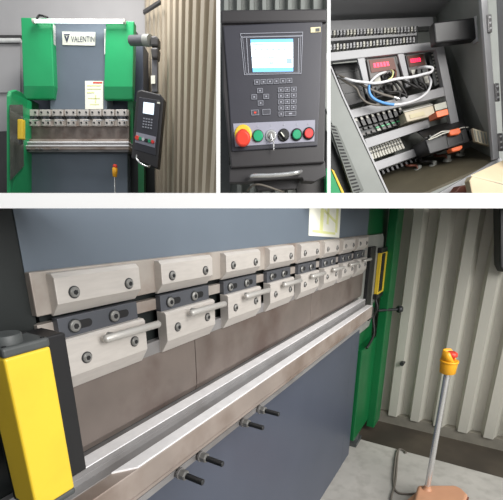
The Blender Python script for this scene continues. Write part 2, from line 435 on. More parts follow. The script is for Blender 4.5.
s.prism([a+n_, b+n_, b+n_-Vector((0, 0, .06)), a+n_-Vector((0, 0, .06))], [a-n_*.5, b-n_*.5, b-n_*.5-Vector((0, 0, .06)), a-n_*.5-Vector((0, 0, .06))]); s.build('foot_opening', 'cable_brown', pd)
pb0 = Zp(427, 489, zh)
ptop = P(446.5, 373, pb0.y); ptop = Vector((pb0.x, pb0.y, ptop.z))
s = MB(); s.cyl(pb0-Vector((0, 0, .01)), ptop+Vector((0, 0, .01)), .0125, n=24); s.build('pole', 'chrome', pd)
s = MB(); s.rev(pb0-Vector((0, 0, .008)), pb0+Vector((0, 0, .02)), [(0, .022), (.4, .02), (.5, .015), (1, .014)], 24); s.build('pole_collar', 'tan_plastic', pd)
hh = .094; r0 = .034
s = MB(); s.rev(ptop, ptop+Vector((0, 0, hh*.55)), [(0, r0*.80), (.06, r0*.92), (.95, r0), (1, r0*1.0)], 28); hd = s.build('stop_head', 'orange_yellow', pd)
s = MB(); s.rev(ptop+Vector((0, 0, hh*.52)), ptop+Vector((0, 0, hh*.62)), [(0, r0*1.0), (.1, r0*1.08), (.9, r0*1.08), (1, r0*1.0)], 28); s.build('rim', 'orange_yellow', hd)
# hood around the mushroom button: open towards the front right
s = MB(); ang0, ang1 = math.radians(20), math.radians(275); n = 22; R0, R1 = r0*1.0, r0*.92
ou_b, ou_t, in_b, in_t = [], [], [], []
zb, zt = ptop.z+hh*.6, ptop.z+hh*1.06
for i in range(n+1):
    a = ang0+(ang1-ang0)*i/n
    k = min(1, min(i, n-i)/3.5)
    d = Vector((math.cos(a), math.sin(a), 0)); c0 = Vector((ptop.x, ptop.y, 0))
    h_ = zb+(zt-zb)*(.12+.88*k)
    ou_b.append(s.bm.verts.new(c0+d*R0+Vector((0, 0, zb)))); ou_t.append(s.bm.verts.new(c0+d*(R0+(R1-R0)*k)+Vector((0, 0, h_))))
    in_b.append(s.bm.verts.new(c0+d*R0*.86+Vector((0, 0, zb)))); in_t.append(s.bm.verts.new(c0+d*(R0+(R1-R0)*k)*.86+Vector((0, 0, h_))))
for i in range(n):
    s.face([ou_b[i], ou_b[i+1], ou_t[i+1], ou_t[i]], True); s.face([in_b[i+1], in_b[i], in_t[i], in_t[i+1]], True)
    s.face([ou_t[i], ou_t[i+1], in_t[i+1], in_t[i]]); s.face([ou_b[i+1], ou_b[i], in_b[i], in_b[i+1]])
s.face([ou_b[0], ou_t[0], in_t[0], in_b[0]]); s.face([ou_b[-1], in_b[-1], in_t[-1], ou_t[-1]])
s.build('button_hood', 'orange_yellow', hd)
s = MB(); s.rev(ptop+Vector((.004, -.003, hh*.6)), ptop+Vector((.004, -.003, hh*1.02)), [(0, r0*.4), (.45, r0*.4), (.5, r0*.66), (.85, r0*.66), (1, r0*.4)], 24); s.build('stop_button', 'red_plastic', hd)
def fl(x, y, z=.008): return Zp(x, y, z)
s = MB(); s.tube([Zp(420, 493, .04), fl(408, 494), fl(397, 492), fl(393.5, 483), fl(394.5, 468), fl(396, 455), fl(398.5, 449.5), fl(403, 450), fl(406, 453)], .0055)
s.tube([fl(398.5, 449.5), fl(397, 462), fl(396, 476), fl(394, 488), fl(391, 498), fl(392, 510)], .0055)
s.build('cable', 'cable_grey', pd)
# ================================================================== UPPER ROOM, left: the whole press brake
YM = 6.0                                            # distance of the machine's front
RK = YM/412
s = MB(); s.pp([(-80, -60), (150, -60), (150, 206), (-80, 206)], 7.0, .08); struct(s.build('wall_back', 'grey_wall'))
s = MB(); s.pq([(-90, 197, 4.7), (217, 197, 4.7), (217, 203.5, 7.0), (-90, 203.5, 7.0)], (0, 0, -.06)); struct(s.build('trim_5', 'floor_dark'))
def rp(px, py, Y): return P(px, py, Y)
wo = Vector((.30, .18, 0))
s = corrugated(rp(142, -30, 6.95)+wo, rp(142, -30, 6.95).lerp(rp(224, -30, 4.1), 1.25)+wo, rp(147, 201, 6.95)+wo, rp(147, 201, 6.95).lerp(rp(212, 196, 4.1), 1.25)+wo, 16, (-.30, -.18, 0), (.44, .06, .44, .06))
struct(s.build('wall_side', 'cream_sheet'))
s = MB(); s.pq([(143, 10, 6.6), (160, -1, 5.7), (160, 2, 5.7), (143, 13, 6.6)], (0, .06, 0)); struct(s.build('trim_6', 'dark_metal'))
# wall pipe
s = MB(); a, b = P(-30, 40.5, 6.9), P(21, 40.5, 6.9); s.cyl(a, b, 1.7*6.9/412)
pp_ = s.build('wall_pipe', 'pipe_white'); tag(pp_, 'thin white pipe running along the grey wall left of the green machine', 'pipe')
s = MB(); s.pbox(-30, 35.0, 21, 38.0, 6.9, .1); tag(s.build('pipe_shadow', 'dark_metal'), 'dark strip standing in for the shadow above the white pipe on the grey wall', 'shadow strip')  # dark strip painted for the shadow along the pipe
s = MB(); s.pp([(-20, 44), (20, 44), (20, 92), (-20, 93)], 6.95, .05); tag(s.build('wall_panel', 'grey_wall'), 'flat pale board on the grey wall under the white pipe', 'board')
s = MB(); s.pp([(-20, 132), (9, 131), (11, 200), (-20, 200)], 6.6, .1); tag(s.build('crate_board', 'dark_metal'), 'dark brown board standing on the floor left of the open green guard', 'board')

br = thing('press_brake', P(78, 200, YM+.4), 'whole press brake with green covers, slate ram and tube light on top', 'machine')
s = MB(); s.pp([(50, 22), (107, 22), (107, 110), (50, 110)], YM, .5); ram = s.build('ram_panel', 'slate_paint', br, .01)
s = MB(); s.pp([(22, 26), (133, 26), (132, 200), (25, 200)], YM+.25, .5); s.build('frame', 'slate_dark', br)
def cover(x0t, x1t, x0b, x1b, yt, yb):
    s = MB(); f = [P(x0t, yt, YM-.10), P(x1t, yt+.6, YM-.10), P(x1b, yb-13, YM-.10), P(x0b, yb-13, YM-.10)]
    k = Vector((0, .12, 0))
    s.prism(f, [p+k for p in f])
    f2 = [P(x0b, yb-13, YM-.10), P(x1b, yb-13, YM-.10), P(x1b+.1, yb, YM-.05), P(x0b+.1, yb, YM-.05)]
    s.prism(f2, [f2[0]+k, f2[1]+k, f2[2]+k-Vector((0, .05, 0)), f2[3]+k-Vector((0, .05, 0))])
    bmesh.ops.remove_doubles(s.bm, verts=s.bm.verts[:], dist=.0005)
    return s.build('side_cover', 'green_bright', br, .012)
cover(20.6, 51.2, 23.2, 54, 17.2, 99); cover(105.8, 133.8, 103.8, 132.6, 20.2, 99.5)
for x, y0, y1 in ((51.6, 24, 51), (104.0, 29, 54)):
    s = MB(); s.pp([(x, y0), (x+2, y0), (x+2.2, y1), (x+.3, y1)], YM-.06, .05); s.build('edge_strip', 'pipe_white', br)
lt = s = MB(); a, b = P(35, 21, YM-.16), P(123, 21.6, YM-.16); s.cyl(a, b, 1.25*RK, n=16); tl = s.build('tube_lamp', 'tube_glow', br)
s = MB(); s.pp([(33, 18.6), (125, 19), (125, 20.2), (33, 19.8)], YM-.17, .06); s.build('lamp_batten', 'pipe_white', tl)
for x in (35, 123):
    s = MB(); y_ = 21 if x < 60 else 21.6
    p_ = P(x, y_, YM-.16); q_ = Vector((.03 if x > 60 else -.03, 0, 0)); s.cyl(p_, p_+q_, 1.7*RK); s.build('lamp_socket', 'ivory', tl)
s = MB(); s.tube([P(37, 18.5, YM-.25), P(39, 15.5, YM-.10), P(43, 16, YM-.2), P(48, 17.8, YM-.15)], .012); s.build('lamp_lead', 'cable_black', tl)
# name plate with lettering
npz = MB(); npz.pp([(62.2, 31.6), (95.2, 32.2), (95, 45.6), (62.4, 44.8)], YM-.012, .01); npl = npz.build('name_plate', 'paper', br)
vs, fs = text_mesh('VALENTIN')
x0 = min(v[0] for v in vs); x1 = max(v[0] for v in vs); y0 = min(v[1] for v in vs); y1 = max(v[1] for v in vs)
s = MB(); bv = [s.bm.verts.new(P(71+(x-x0)/(x1-x0)*23.4, 42.0-(y-y0)/(y1-y0)*5.8, YM-.016)) for x, y in vs]
for f in fs: s.face([bv[i] for i in f])
s.build('lettering', 'logo_ink', npl)
s = MB()
s.pp([(63.4, 34), (69.8, 34), (69.2, 35.3), (64, 35.3)], YM-.016, .003)
s.pp([(64.2, 36), (66.0, 36), (66.9, 39.4), (66.7, 42.4)], YM-.016, .003); s.pp([(67.2, 36), (69.0, 36), (67.0, 42.4), (67.0, 39.4)], YM-.016, .003)
s.build('emblem', 'logo_ink', npl)
s = MB(); s.pp([(85, 80.8), (103.2, 81), (103, 109), (85.2, 109)], YM-.012, .01); st_ = s.build('instruction_sheet', 'paper', br)
s = MB(); s.pbox(93, 81.8, 102.2, 83.4, YM-.015, .003); s.build('red_heading', 'red_ink', st_)
for (xa, ya, xb, yb) in ((87, 85, 101, 86), (87, 88.5, 101, 89.3), (87, 92, 94, 93), (88, 98, 100, 98.7), (90, 104, 99, 104.7), (95, 95, 96, 103)):
    s = MB(); s.pbox(xa, ya, xb, yb, YM-.015, .003); s.build('printed_line', 'paper_yellow', st_)
# clamp row
s = MB(); s.pbox(26.2, 109.6, 128.6, 126, YM-.05, .1); s.build('clamp_rail', 'rail_steel', br)
s = MB(); s.pbox(26.4, 115.6, 128.4, 119.2, YM-.055, .03); s.build('wedge_row', 'hole_black', br)
for k in range(8):
    x = 26.6+12.72*k
    s = MB(); s.pbox(x, 109.4, x+10.9, 116, YM-.085, .06); t = s.build('tool_clamp', 'clamp_steel', br, .006)
    s = MB(); s.pbox(x+2.2, 119, x+10.6, 125.8, YM-.09, .06); s.build('lower_block', 'clamp_steel', t, .006)
    s = MB(); s.pbox(x+1.6, 116.2, x+9.6, 118.8, YM-.075, .03); s.build('wedge_plate', 'wedge_steel', t)
    for bx, by, dy in ((x+2.2, 112.4, .085), (x+8.8, 112.4, .085), (x+4, 122.8, .09), (x+9, 122.8, .09), (x+3, 117.5, .075), (x+7.6, 117.5, .075)):
        s = MB(); s.pknob(bx, by, YM-dy, .85, .014, 10); s.build('bolt', 'thread_steel', t)
    s = MB(); s.cyl(P(x+6.2, 120.6, YM-.11), P(x+12.6, 120.4, YM-.11), .55*RK, n=10); s.build('handle', 'chrome', t)
s = MB(); s.pbox(27, 125.6, 129, 138.6, YM-.035, .05); s.build('punch', 'punch_steel', br)
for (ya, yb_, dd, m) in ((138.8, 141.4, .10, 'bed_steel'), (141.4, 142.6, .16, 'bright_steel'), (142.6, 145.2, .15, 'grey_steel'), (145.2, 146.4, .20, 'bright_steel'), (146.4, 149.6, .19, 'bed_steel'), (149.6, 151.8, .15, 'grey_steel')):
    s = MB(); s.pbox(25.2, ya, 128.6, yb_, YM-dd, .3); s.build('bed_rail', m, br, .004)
for x in (30, 38.5, 43, 54.3, 58.6):
    s = MB(); s.pknob(x, 149.4, YM-.19, .9, .07, 8); s.build('clamp_stud', 'bolt_steel', br)
s = MB(); s.pp([(29.6, 151.5), (127.6, 151.5), (127.6, 202), (29.6, 202)], YM-.02, .3); s.build('lower_panel', 'slate_paint', br, .01)
s = MB(); s.pp([(24, 99), (29.8, 99), (29.8, 202), (24.5, 202)], YM+.02, .3); s.build('left_post', 'green_paint', br)
s = MB(); s.pp([(127.8, 99.5), (133.2, 99.5), (133, 152), (128, 152)], YM+.02, .3); s.build('right_post', 'green_paint', br)
s = MB(); s.pp([(138.2, 160), (144, 160), (144, 202), (138.2, 202)], YM+.1, .1); s.build('rear_post', 'green_paint', br)
s = MB(); s.pp([(127.5, 140), (138.2, 140), (138.2, 202), (127.5, 202)], YM+.12, .3); s.build('side_shade_panel', 'black_paint', br)  # black panel in place of the deep shade beside the machine
s = MB(); s.pp([(133, 44), (143.2, 44), (143.6, 160), (133, 160)], YM+.25, .3); s.build('side_cabinet', 'slate_dark', br, .01)
s = MB(); s.pp([(143, 92), (157, 92), (163, 205), (143, 205)], YM+.42, .12); s.build('rear_shade_panel', 'black_paint', br)  # black panel standing for the shadow between machine and ribbed wall
for x, y in ((27, 155), (29, 160), (26.5, 187)):
    s = MB(); s.pknob(x, y, YM-.02, 2.2, .1, 12); s.build('adjuster', 'thread_steel', br)
# open side guard on the left
s = MB()
outer = [(6.8, 205, 5.35), (6.4, 96, 5.35), (8, 91, 5.38), (13, 89.4, 5.5), (19, 92, 5.66), (24.5, 99, 5.85), (28.6, 101, 5.95), (28.6, 205, 5.95)]
gd = thing('side_guard', P(16, 203, 5.6), 'open green side guard with dark window, hinged at the left of the whole machine', 'guard')
s.pq(outer, (.03, .03, 0)); s.build('frame', 'green_bright', gd, .006)
s = MB(); s.pq([(10, 180.5, 5.34), (9.4, 105, 5.34), (22.5, 105, 5.70), (23.6, 166, 5.72)], (.012, -.012, 0)); s.build('window', 'tinted_glass', gd)
s = MB(); s.pbox(17, 119, 22.6, 139.2, 5.40, .07); lc2 = s.build('light_curtain', 'yellow_paint', gd, .012)
s = MB(); s.pbox(18.6, 139, 21, 144, 5.42, .04); s.build('plug', 'cap_grey', lc2)
# arm with the hanging console
am = thing('swing_arm', P(140, 92, 5.6), 'dark grey swing arm reaching from the green cover to the hanging console', 'arm')
s = MB(); s.cyl(P(131, 40.6, 5.75), P(150, 40.4, 5.6), 4.0*5.65/412, n=24); s.build('boom', 'arm_grey', am)
s = MB(); s.cyl(P(144.5, 40.4, 5.64), P(150.5, 40.4, 5.6), 4.5*5.6/412, n=24); s.build('sleeve', 'plate_grey', am)
s = MB(); s.pp([(150.2, 35.6), (156, 35), (158.4, 38), (158.4, 46), (150.6, 46)], 5.52, .14); s.build('elbow', 'dark_metal', am, .02)
s = MB(); s.pp([(150.4, 47), (158.4, 47), (157.6, 58.5), (151.4, 58.5)], 5.52, .14); s.build('joint', 'dark_metal', am, .02)
s = MB(); s.pp([(151.4, 58), (157.2, 58), (157.4, 92), (151.6, 92)], 5.56, .07); s.build('drop_post', 'arm_grey', am, .008)
s = MB(); s.pp([(150.8, 75.6), (155, 75.4), (155.2, 83.6), (151, 83.8)], 5.54, .012); s.build('white_tag', 'paper', am)
cn = thing('control_console', P(147, 165, 5.45), 'small dark control console hanging from the swing arm, its screen lit white', 'control console')
K = 5.3
s = MB(); s.pp([(136.6, 91), (141, 89.4), (160.5, 94.2), (164, 99), (157.6, 169), (131, 158)], K, .15); s.build('housing', 'console_black', cn, .015)
s = MB(); s.pp([(139.2, 97), (160, 100.4), (155.6, 155.5), (134.4, 149.4)], K-.012, .02); s.build('front_plate', 'bezel_black', cn, .004)
s = MB(); s.pp([(143.6, 102), (154.2, 103.4), (153.4, 114.8), (142.9, 113)], K-.02, .02); s.build('screen', 'screen_glow', cn)
for r_ in range(4):
    for c_ in range(4):
        q = [(143, 117), (153.2, 118.6), (152.2, 130), (141.6, 128)]
        s = MB(); s.pp(subquad(q, c_/4+.04, c_/4+.2, r_/4+.05, r_/4+.17), K-.018, .01); s.build('key', 'line_grey', cn)
q = [(136.2, 132), (156, 136.8), (154.8, 147.8), (135, 142.2)]
s = MB(); s.pp(q, K-.02, .02); s.build('button_strip', 'strip_grey', cn)
for i, m in enumerate(('red_plastic', 'green_button', 'chrome', 'black_plastic', 'green_button', 'red_button')):
    x, y = quad_at(q, .1+.155*i, .55); s = MB(); s.pknob(x, y, K-.02, 2.0 if i == 0 else 1.55, .03, 14); s.build('button', m, cn)
s = MB(); s.pp([(157.2, 101.8), (160, 102.2), (159.8, 103.8), (157, 103.4)], K-.02, .012); s.build('sticker', 'paper', cn)
s = MB(); s.tube([P(136.6, 155.5, K-.02), P(137, 159.5, K-.09), P(141.5, 164, K-.11), P(148, 166.6, K-.11), P(150, 165.8, K-.02)], .85*K/412); s.build('handle', 'chrome', cn)
# little foot pedal stick in front of the machine
fp = thing('foot_pedal', P(115, 205, 5.5), 'small yellow emergency stop on thin pole in front of the dark lower panel', 'foot pedal')
s = MB(); s.cyl(P(114.6, 176, 5.5), P(115.2, 203, 5.5), .6*5.5/412, n=12); s.build('pole', 'chrome', fp)
s = MB(); s.rev(P(114.7, 177, 5.5), P(115, 167.6, 5.5), [(0, .02), (.08, .027), (.5, .033), (.85, .033), (1, .026)], 20); s.build('stop_head', 'orange_yellow', fp)
s = MB(); s.rev(P(115, 168, 5.5), P(115.2, 164.4, 5.5), [(0, .022), (.4, .03), (1, .02)], 20); s.build('stop_button', 'red_plastic', fp)
s = MB(); s.pbox(109, 200, 121, 204, 5.4, .2); s.build('base', 'tan_plastic', fp, .01)
# ================================================================== UPPER ROOM, middle: the operator console close up
K2 = 1.72
s = corrugated(P(217.4, -20, 2.3), P(329.4, -20, 2.3), P(217.6, 207, 2.3), P(329.2, 207, 2.3), 9, (0, -.05, 0), (.5, .1, .3, .1))
struct(s.build('wall_back', 'cabinet_grey'))
s = MB(); s.pq([(218.6, 194.2, 1.25), (329.4, 194.2, 1.25), (328.6, 205, 2.25), (218.6, 205, 2.25)], (0, 0, -.008)); struct(s.build('trim_7', 'floor_light'))
cs = thing('control_console', P(274, 182, K2+.06), 'black control console filling the middle room, with bright screen, keypad and row of round buttons', 'control console')
s = MB(); s.pp([(221, 9.5), (326.6, 8.2), (326.4, 60), (324.6, 163), (231, 168), (222.6, 90)], K2, .16); s.build('housing', 'console_black', cs, .006)
s = MB(); s.pp([(220.6, 9.5), (327, 8.2), (327, 22), (220.8, 23)], K2-.012, .1); s.build('top_hood', 'console_black', cs, .006)
s = MB(); s.pp([(229.4, 165), (325.2, 160.5), (326.2, 176), (315, 182), (303.6, 181.4), (302, 178), (252, 181.6), (247, 182.6), (229.2, 182.6)], K2+.02, .1); s.build('lower_flap', 'console_black', cs, .004)
s = MB(); s.pp([(223, 25.4), (322.6, 20.4), (320, 100), (317.6, 146), (232, 151.5), (228.8, 100)], K2-.008, .02); s.build('front_plate', 'bezel_black', cs, .004)
# screen with its printed frames
def frame(name, q, wpx, m, Yf, parent, d=.002):
    s = MB(); n = len(q); cx_ = sum(p[0] for p in q)/n; cy_ = sum(p[1] for p in q)/n
    ins = []
    for i, p in enumerate(q):
        dx, dy = (1 if p[0] < cx_ else -1), (1 if p[1] < cy_ else -1); ins.append((p[0]+dx*wpx, p[1]+dy*wpx))
    for i in range(n):
        s.pp([q[i], q[(i+1) % n], ins[(i+1) % n], ins[i]], Yf, d)
    return s.build(name, m, parent)
Yf = K2-.0105
q_out = [(240.2, 33.4), (303, 31.8), (301.4, 73.6), (244.2, 75)]
frame('screen_border', q_out, .55, 'line_grey', Yf, cs)
frame('screen_border', [(242.3, 36.4), (301, 35), (299.8, 72.4), (245.8, 73.6)], .4, 'line_grey', Yf, cs)
s = MB(); s.pp([(240.6, 36.3), (302.6, 34.9), (302.5, 36.3), (240.7, 37.6)], Yf, .002); s.build('screen_rule', 'line_grey', cs)
for x, xb in ((246.2, 248.2), (298.3, 297.8)):
    s = MB(); s.pp([(x, 38), (x+.7, 38), (xb+.7, 73), (xb, 73)], Yf, .002); s.build('screen_rule', 'line_grey', cs)
q = [(250.4, 39.4), (293, 38.8), (293.2, 71.2), (252.8, 71.9)]
s = MB(); s.pp(q, K2-.011, .004); sc_ = s.build('screen', 'screen_glow', cs)
for (a, b, c, d, m) in ((0, 1, 0, .1, 'screen_blue'), (0, 1, .88, 1, 'screen_blue'), (.0, 1, .55, .575, 'screen_line'), (.02, .8, .78, .80, 'screen_line'), (.42, .52, .71, .76, 'screen_line'), (.84, .97, .6, .76, 'screen_line'),
                       (.08, .13, .3, .34, 'screen_line'), (.22, .27, .3, .34, 'screen_line'), (.36, .41, .3, .34, 'screen_line'), (.5, .55, .3, .34, 'screen_line'), (.64, .69, .3, .34, 'screen_line'), (.78, .83, .3, .34, 'screen_line'), (.05, .3, .14, .17, 'screen_line'), (.5, .7, .14, .17, 'screen_line')):
    s = MB(); s.pp(subquad(q, a, b, c, d), K2-.0118, .001); s.build('screen_field', m, sc_)
s = MB(); s.pp([(310.6, 27.4), (320.6, 26.8), (320.6, 32), (310.8, 32.6)], Yf, .003); sk = s.build('sticker', 'gold_label', cs)
s = MB(); s.pp([(315.5, 28.4), (319.6, 28.1), (319.6, 31.2), (315.6, 31.5)], Yf-.001, .001); s.build('printed_patch', 'cap_grey', sk)
def key(q, marks=True, red=False):
    s = MB(); s.pp(q, Yf-.0005, .004); k = s.build('key', 'key_dark', cs)
    f = frame('key_outline', q, .38, 'line_grey', Yf-.0016, k, .001)
    if marks:
        s = MB(); s.pp(subquad(q, .36, .64, .34, .66), Yf-.0016, .001); s.build('key_mark', 'red_plastic' if red else 'line_grey', k)
q = [(253.6, 79.8), (292.6, 78), (292.7, 82.8), (254, 84.6)]
for i in range(6): key(subquad(q, i/6+.012, (i+1)/6-.012))
for x, y in ((260, 90.6), (254.2, 96.9), (266.2, 96.4), (260.6, 103)):
    key([(x-2.7, y-2.3), (x+2.7, y-2.5), (x+2.7, y+2.3), (x-2.7, y+2.5)])
q = [(277.4, 87), (297.2, 86), (296.6, 116.2), (278.2, 117.2)]
for r_ in range(5):
    for c_ in range(3):
        if r_ == 4 and c_ > 0: continue
        key(subquad(q, c_/3+.03, (c_+1)/3-.03, r_/5+.025, (r_+1)/5-.025))
key(subquad(q, 1/3+.03, 1-.03, .825, .975))
key([(251.2, 110), (258.8, 109.6), (259, 115), (251.6, 115.4)], True, True); key([(262.4, 109.4), (270.4, 109), (270.4, 114.4), (262.6, 114.8)], False)
q = [(233, 123.5), (315.2, 119.8), (314.4, 141.4), (235.2, 146.6)]
s = MB(); s.pp(q, K2-.011, .006); s.build('button_strip', 'strip_grey', cs, .001)
Ys = K2-.011
for x, y in ((243, 126.2), (257.8, 126.2), (271, 125.4), (284, 124.8), (297, 124.4), (308.4, 124)):
    s = MB(); s.pknob(x, y, Ys, .9 if x > 250 else 1.3, .001, 10); s.build('symbol', 'red_button' if x < 250 else 'line_grey', cs)
def ring(x, y, r, m='cap_grey'):
    s = MB(); s.pknob(x, y, Ys, r, .006, 24); return s.build('button', m, cs)
b_ = ring(243.2, 134.4, 8.0, 'yellow_paint')
s = MB(); s.pknob(243.0, 135.6, Ys-.006, 5.2, .012, 24); s.build('stem', 'red_plastic', b_)
s = MB(); p0 = P(243.0, 138.4, Ys-.014); r = 7.0*K2/412; s.rev(p0, p0+Vector((0, -.026, -.004)), [(0, r*.9), (.12, r), (.6, r), (.9, r*.88), (1, r*.7)], 28); s.build('mushroom_head', 'red_plastic', b_)
for x, y, m in ((258, 136, 'green_button'), (296.6, 134.8, 'green_button'), (308.6, 133.6, 'red_button')):
    b_ = ring(x, y, 5.3, 'cap_grey' if x < 270 else 'black_plastic'); s = MB(); s.pknob(x, y, Ys-.006, 4.6 if x < 270 else 4.0, .009 if x > 270 else .005, 24); s.build('push_cap', m, b_)
b_ = ring(271, 135.8, 5.2, 'chrome'); s = MB(); s.pknob(271, 135.6, Ys-.006, 3.2, .008, 20); s.build('lock_barrel', 'bolt_steel', b_)
s = MB(); s.pp([(270.4, 134), (271.8, 134), (272.6, 139), (270, 139)], Ys-.03, .018); k_ = s.build('key_bow', 'chrome', b_, .001)
ky = MB(); ky.tube([P(272, 138, Ys-.026), P(273.4, 141.6, Ys-.02), P(273.8, 150.5, Ys-.016)], .0022); tag(ky.build('hanging_key', 'chrome'), 'thin silver key and wire hanging from the key switch of the console', 'key')
b_ = ring(283.5, 135.2, 5.4, 'black_plastic'); s = MB(); s.pp([(279.6, 132.2), (282, 130.6), (287.4, 138), (285.4, 139.8)], Ys-.016, .012); k_ = s.build('selector_lever', 'black_plastic', b_, .002)
s = MB(); s.pp([(280.6, 132.4), (281.4, 131.8), (284.6, 136.2), (283.9, 136.8)], Ys-.0168, .001); s.build('pointer_line', 'paper', k_)
# bottom handle
s = MB()
path = [(250.2, 176.4, K2+.0), (254, 175.6, K2-.045), (270, 175.4, K2-.05), (288, 174, K2-.05), (298, 172.2, K2-.045), (301, 171.4, K2+.0)]
s.tube([P(*p) for p in path], 1.9*K2/412, 12); s.build('handle', 'chrome', cs)
s = MB(); s.pp([(252, 179), (302, 176), (296, 189), (258, 191)], K2+.07, .05); s.build('housing_reflection', 'console_black', cs, .003)  # dark shape painted for the housing's reflection below the handle
s = MB(); s.tube([P(247, 191, K2+.1), P(252, 186, K2+.05), P(258, 184.4, K2+.03), P(266, 186, K2+.03), P(276, 189.5, K2+.05), P(284, 192, K2+.1)], .004); tag(s.build('loose_cable', 'cable_grey'), 'thin grey cable curling below the handle of the large console', 'cable')
s = MB(); s.pp([(218.6, 12), (222.4, 12), (231, 205), (218.6, 205)], K2+.22, .05); tag(s.build('side_plate', 'cap_grey'), 'narrow grey steel plate behind the left edge of the large console', 'plate')
s = MB(); s.pp([(296, 183), (329, 178), (329, 205), (300, 205)], K2+.24, .08); tag(s.build('floor_box', 'dark_metal'), 'dark metal box behind the lower right corner of the large console', 'box')
# ================================================================== UPPER ROOM, right: the electrical cabinet
B = 2.40
s = MB(); s.pp([(329.0, -50), (600, -50), (600, 207), (329.2, 207)], 2.95, .05); struct(s.build('wall_back', 'cabinet_dark'))
s = MB(); s.pq([(330, 194.5, 1.3), (600, 194.5, 1.3), (600, 204.8, 2.3), (330, 204.8, 2.3)], (0, 0, -.008)); struct(s.build('trim_8', 'floor_dark'))
cb = thing('electrical_cabinet', P(420, 196, 2.2), 'open grey electrical cabinet filling the right room, packed with drives, terminals and wires', 'cabinet')
def part(name, m, pts, Y, d, bevel=0, parent=cb):
    s = MB(); s.pp(pts, Y, d); return s.build(name, m, parent, bevel)
def plate(name, m, pts, off, bevel=0, parent=cb):
    s = MB(); s.pq(pts, off); return s.build(name, m, parent, bevel)
part('back_plate', 'cabinet_grey', [(326, 14), (446, 8), (480, 156), (372, 196), (326, 196)], B, .03)
plate('roof', 'cabinet_light', [(326, -34, 1.9), (492, -34, 1.9), (436, 17, B), (326, 21, B)], (0, .0, .01))
part('lintel', 'cabinet_light', [(326, 20.5), (433, 16.6), (434, 26), (326, 31)], B-.06, .05, .003)
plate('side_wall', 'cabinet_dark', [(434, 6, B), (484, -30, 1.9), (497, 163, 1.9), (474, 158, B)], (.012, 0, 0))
plate('cabinet_floor', 'olive_floor', [(364, 172, B), (476, 146, B), (501, 159, 1.9), (398, 204, 1.9)], (0, 0, -.012))
plate('front_lip', 'cabinet_light', [(440, 192.5, 1.89), (500.5, 157.2, 1.89), (502.5, 160.5, 1.89), (440, 198, 1.89)], (0, .02, 0), .002)
plate('door_jamb', 'cabinet_light', [(480.4, -12, 1.88), (486.6, -12, 1.88), (499.6, 158, 1.88), (493.4, 160, 1.88)], (0, .02, 0), .002)
plate('side_panel', 'cabinet_grey', [(318, 40, 1.95), (331.5, 70, 1.95), (344, 98, 1.95), (389.5, 196, 1.95), (360, 196, 1.95), (331, 122, 1.95), (318, 90, 1.95)], (0, .02, 0), .002)
plate('side_edge', 'cabinet_light', [(330, 66, 1.945), (331.6, 66, 1.945), (344.6, 97, 1.945), (390.6, 196, 1.945), (388.4, 196, 1.945), (342.6, 97, 1.945)], (0, .012, 0), .001)
# perforated wiring duct along the left side
q = [(329.4, 124), (336.6, 126), (364, 190), (353, 193)]
q3 = lambda s_, t_: quad_at(q, s_, t_)
s = MB(); s.pp(q, 1.94, .03); dc = s.build('wiring_duct', 'duct_grey', cb)
for i in range(20):
    s = MB(); s.pp(subquad(q, .12, .72, i/20+.01, i/20+.033), 1.9385, .002); s.build('duct_slot', 'hole_black', dc)
# hinged door at the right
plate('door', 'cabinet_light', [(495.4, -20, 1.86), (520, -20, 1.70), (520, 165, 1.70), (504, 165, 1.86)], (.01, .01, 0), .003)
for (x, y) in ((490, 23), (497.6, 92), (501, 142)):
    s = MB(); s.pp([(x-2.4, y-9), (x+1.6, y-9), (x+2.6, y+9), (x-1.4, y+9)], 1.87, .012); h_ = s.build('hinge', 'grey_steel', cb, .002)
    for dy in (-5.5, 0, 5.5):
        s = MB(); s.pknob(x+dy*.06, y+dy, 1.87, .9, .004, 10); s.build('hinge_screw', 'bright_steel', h_)
# fan box and louvre on the side wall
s = MB(); s.pp([(433.4, 22), (475, 17), (477, 38.5), (435.4, 43.6)], 1.99, .05); fb = s.build('fan_box', 'black_plastic', cb, .006)
plate('fan_flange', 'cabinet_light', [(474.6, 16, 1.985), (478.4, 15.4, 1.985), (480.8, 40.6, 1.985), (477, 41.4, 1.985)], (0, .03, 0), .001, fb)
for y in (20, 28, 36):
    s = MB(); s.pknob(477.4+(y-16)*.09, y, 1.985, .8, .004, 10); s.build('flange_screw', 'thread_steel', fb)
q = [(472.6, 128), (489.4, 133), (492, 146.6), (475.4, 141.6)]
s = MB(); s.pp(q, 1.97, .02); lv = s.build('louvre', 'beige_plastic', cb, .002)
for i in range(5):
    s = MB(); s.pp(subquad(q, i/5+.07, i/5+.13, .1, .9), 1.966, .006); s.build('louvre_slat', 'cabinet_dark', lv)
# mounting frame and its rails
FR = 2.14
part('frame_bar', 'cabinet_light', [(326, 52.8), (442.4, 40.8), (443.6, 48.6), (326, 61.6)], FR, .03, .002)
part('frame_post', 'cabinet_light', [(434.6, 42), (442.8, 41), (459.6, 124), (451.6, 126.5)], FR-.004, .035, .002)
part('frame_shelf', 'cabinet_light', [(348, 110.5), (446, 86.4), (448.6, 95), (351.2, 118.5)], FR, .04, .002)
part('frame_shelf', 'cabinet_light', [(364.6, 139), (428, 119.2), (430, 127), (367.6, 148.2)], FR, .025, .002)
part('frame_shelf', 'cabinet_light', [(372.8, 162.8), (430, 143.4), (432, 150.4), (376.2, 171)], FR, .015, .002)
part('divider', 'cabinet_light', [(357.4, 58.4), (364.6, 57.6), (371, 92), (366.4, 93)], FR, .018, .002)
part('divider', 'cabinet_light', [(397.6, 54), (404, 53.4), (411, 86), (406.4, 87)], FR, .018, .002)
part('inner_panel', 'cabinet_dark', [(331, 58), (440, 48), (456, 140), (380, 172), (352, 118)], 2.30, .02)
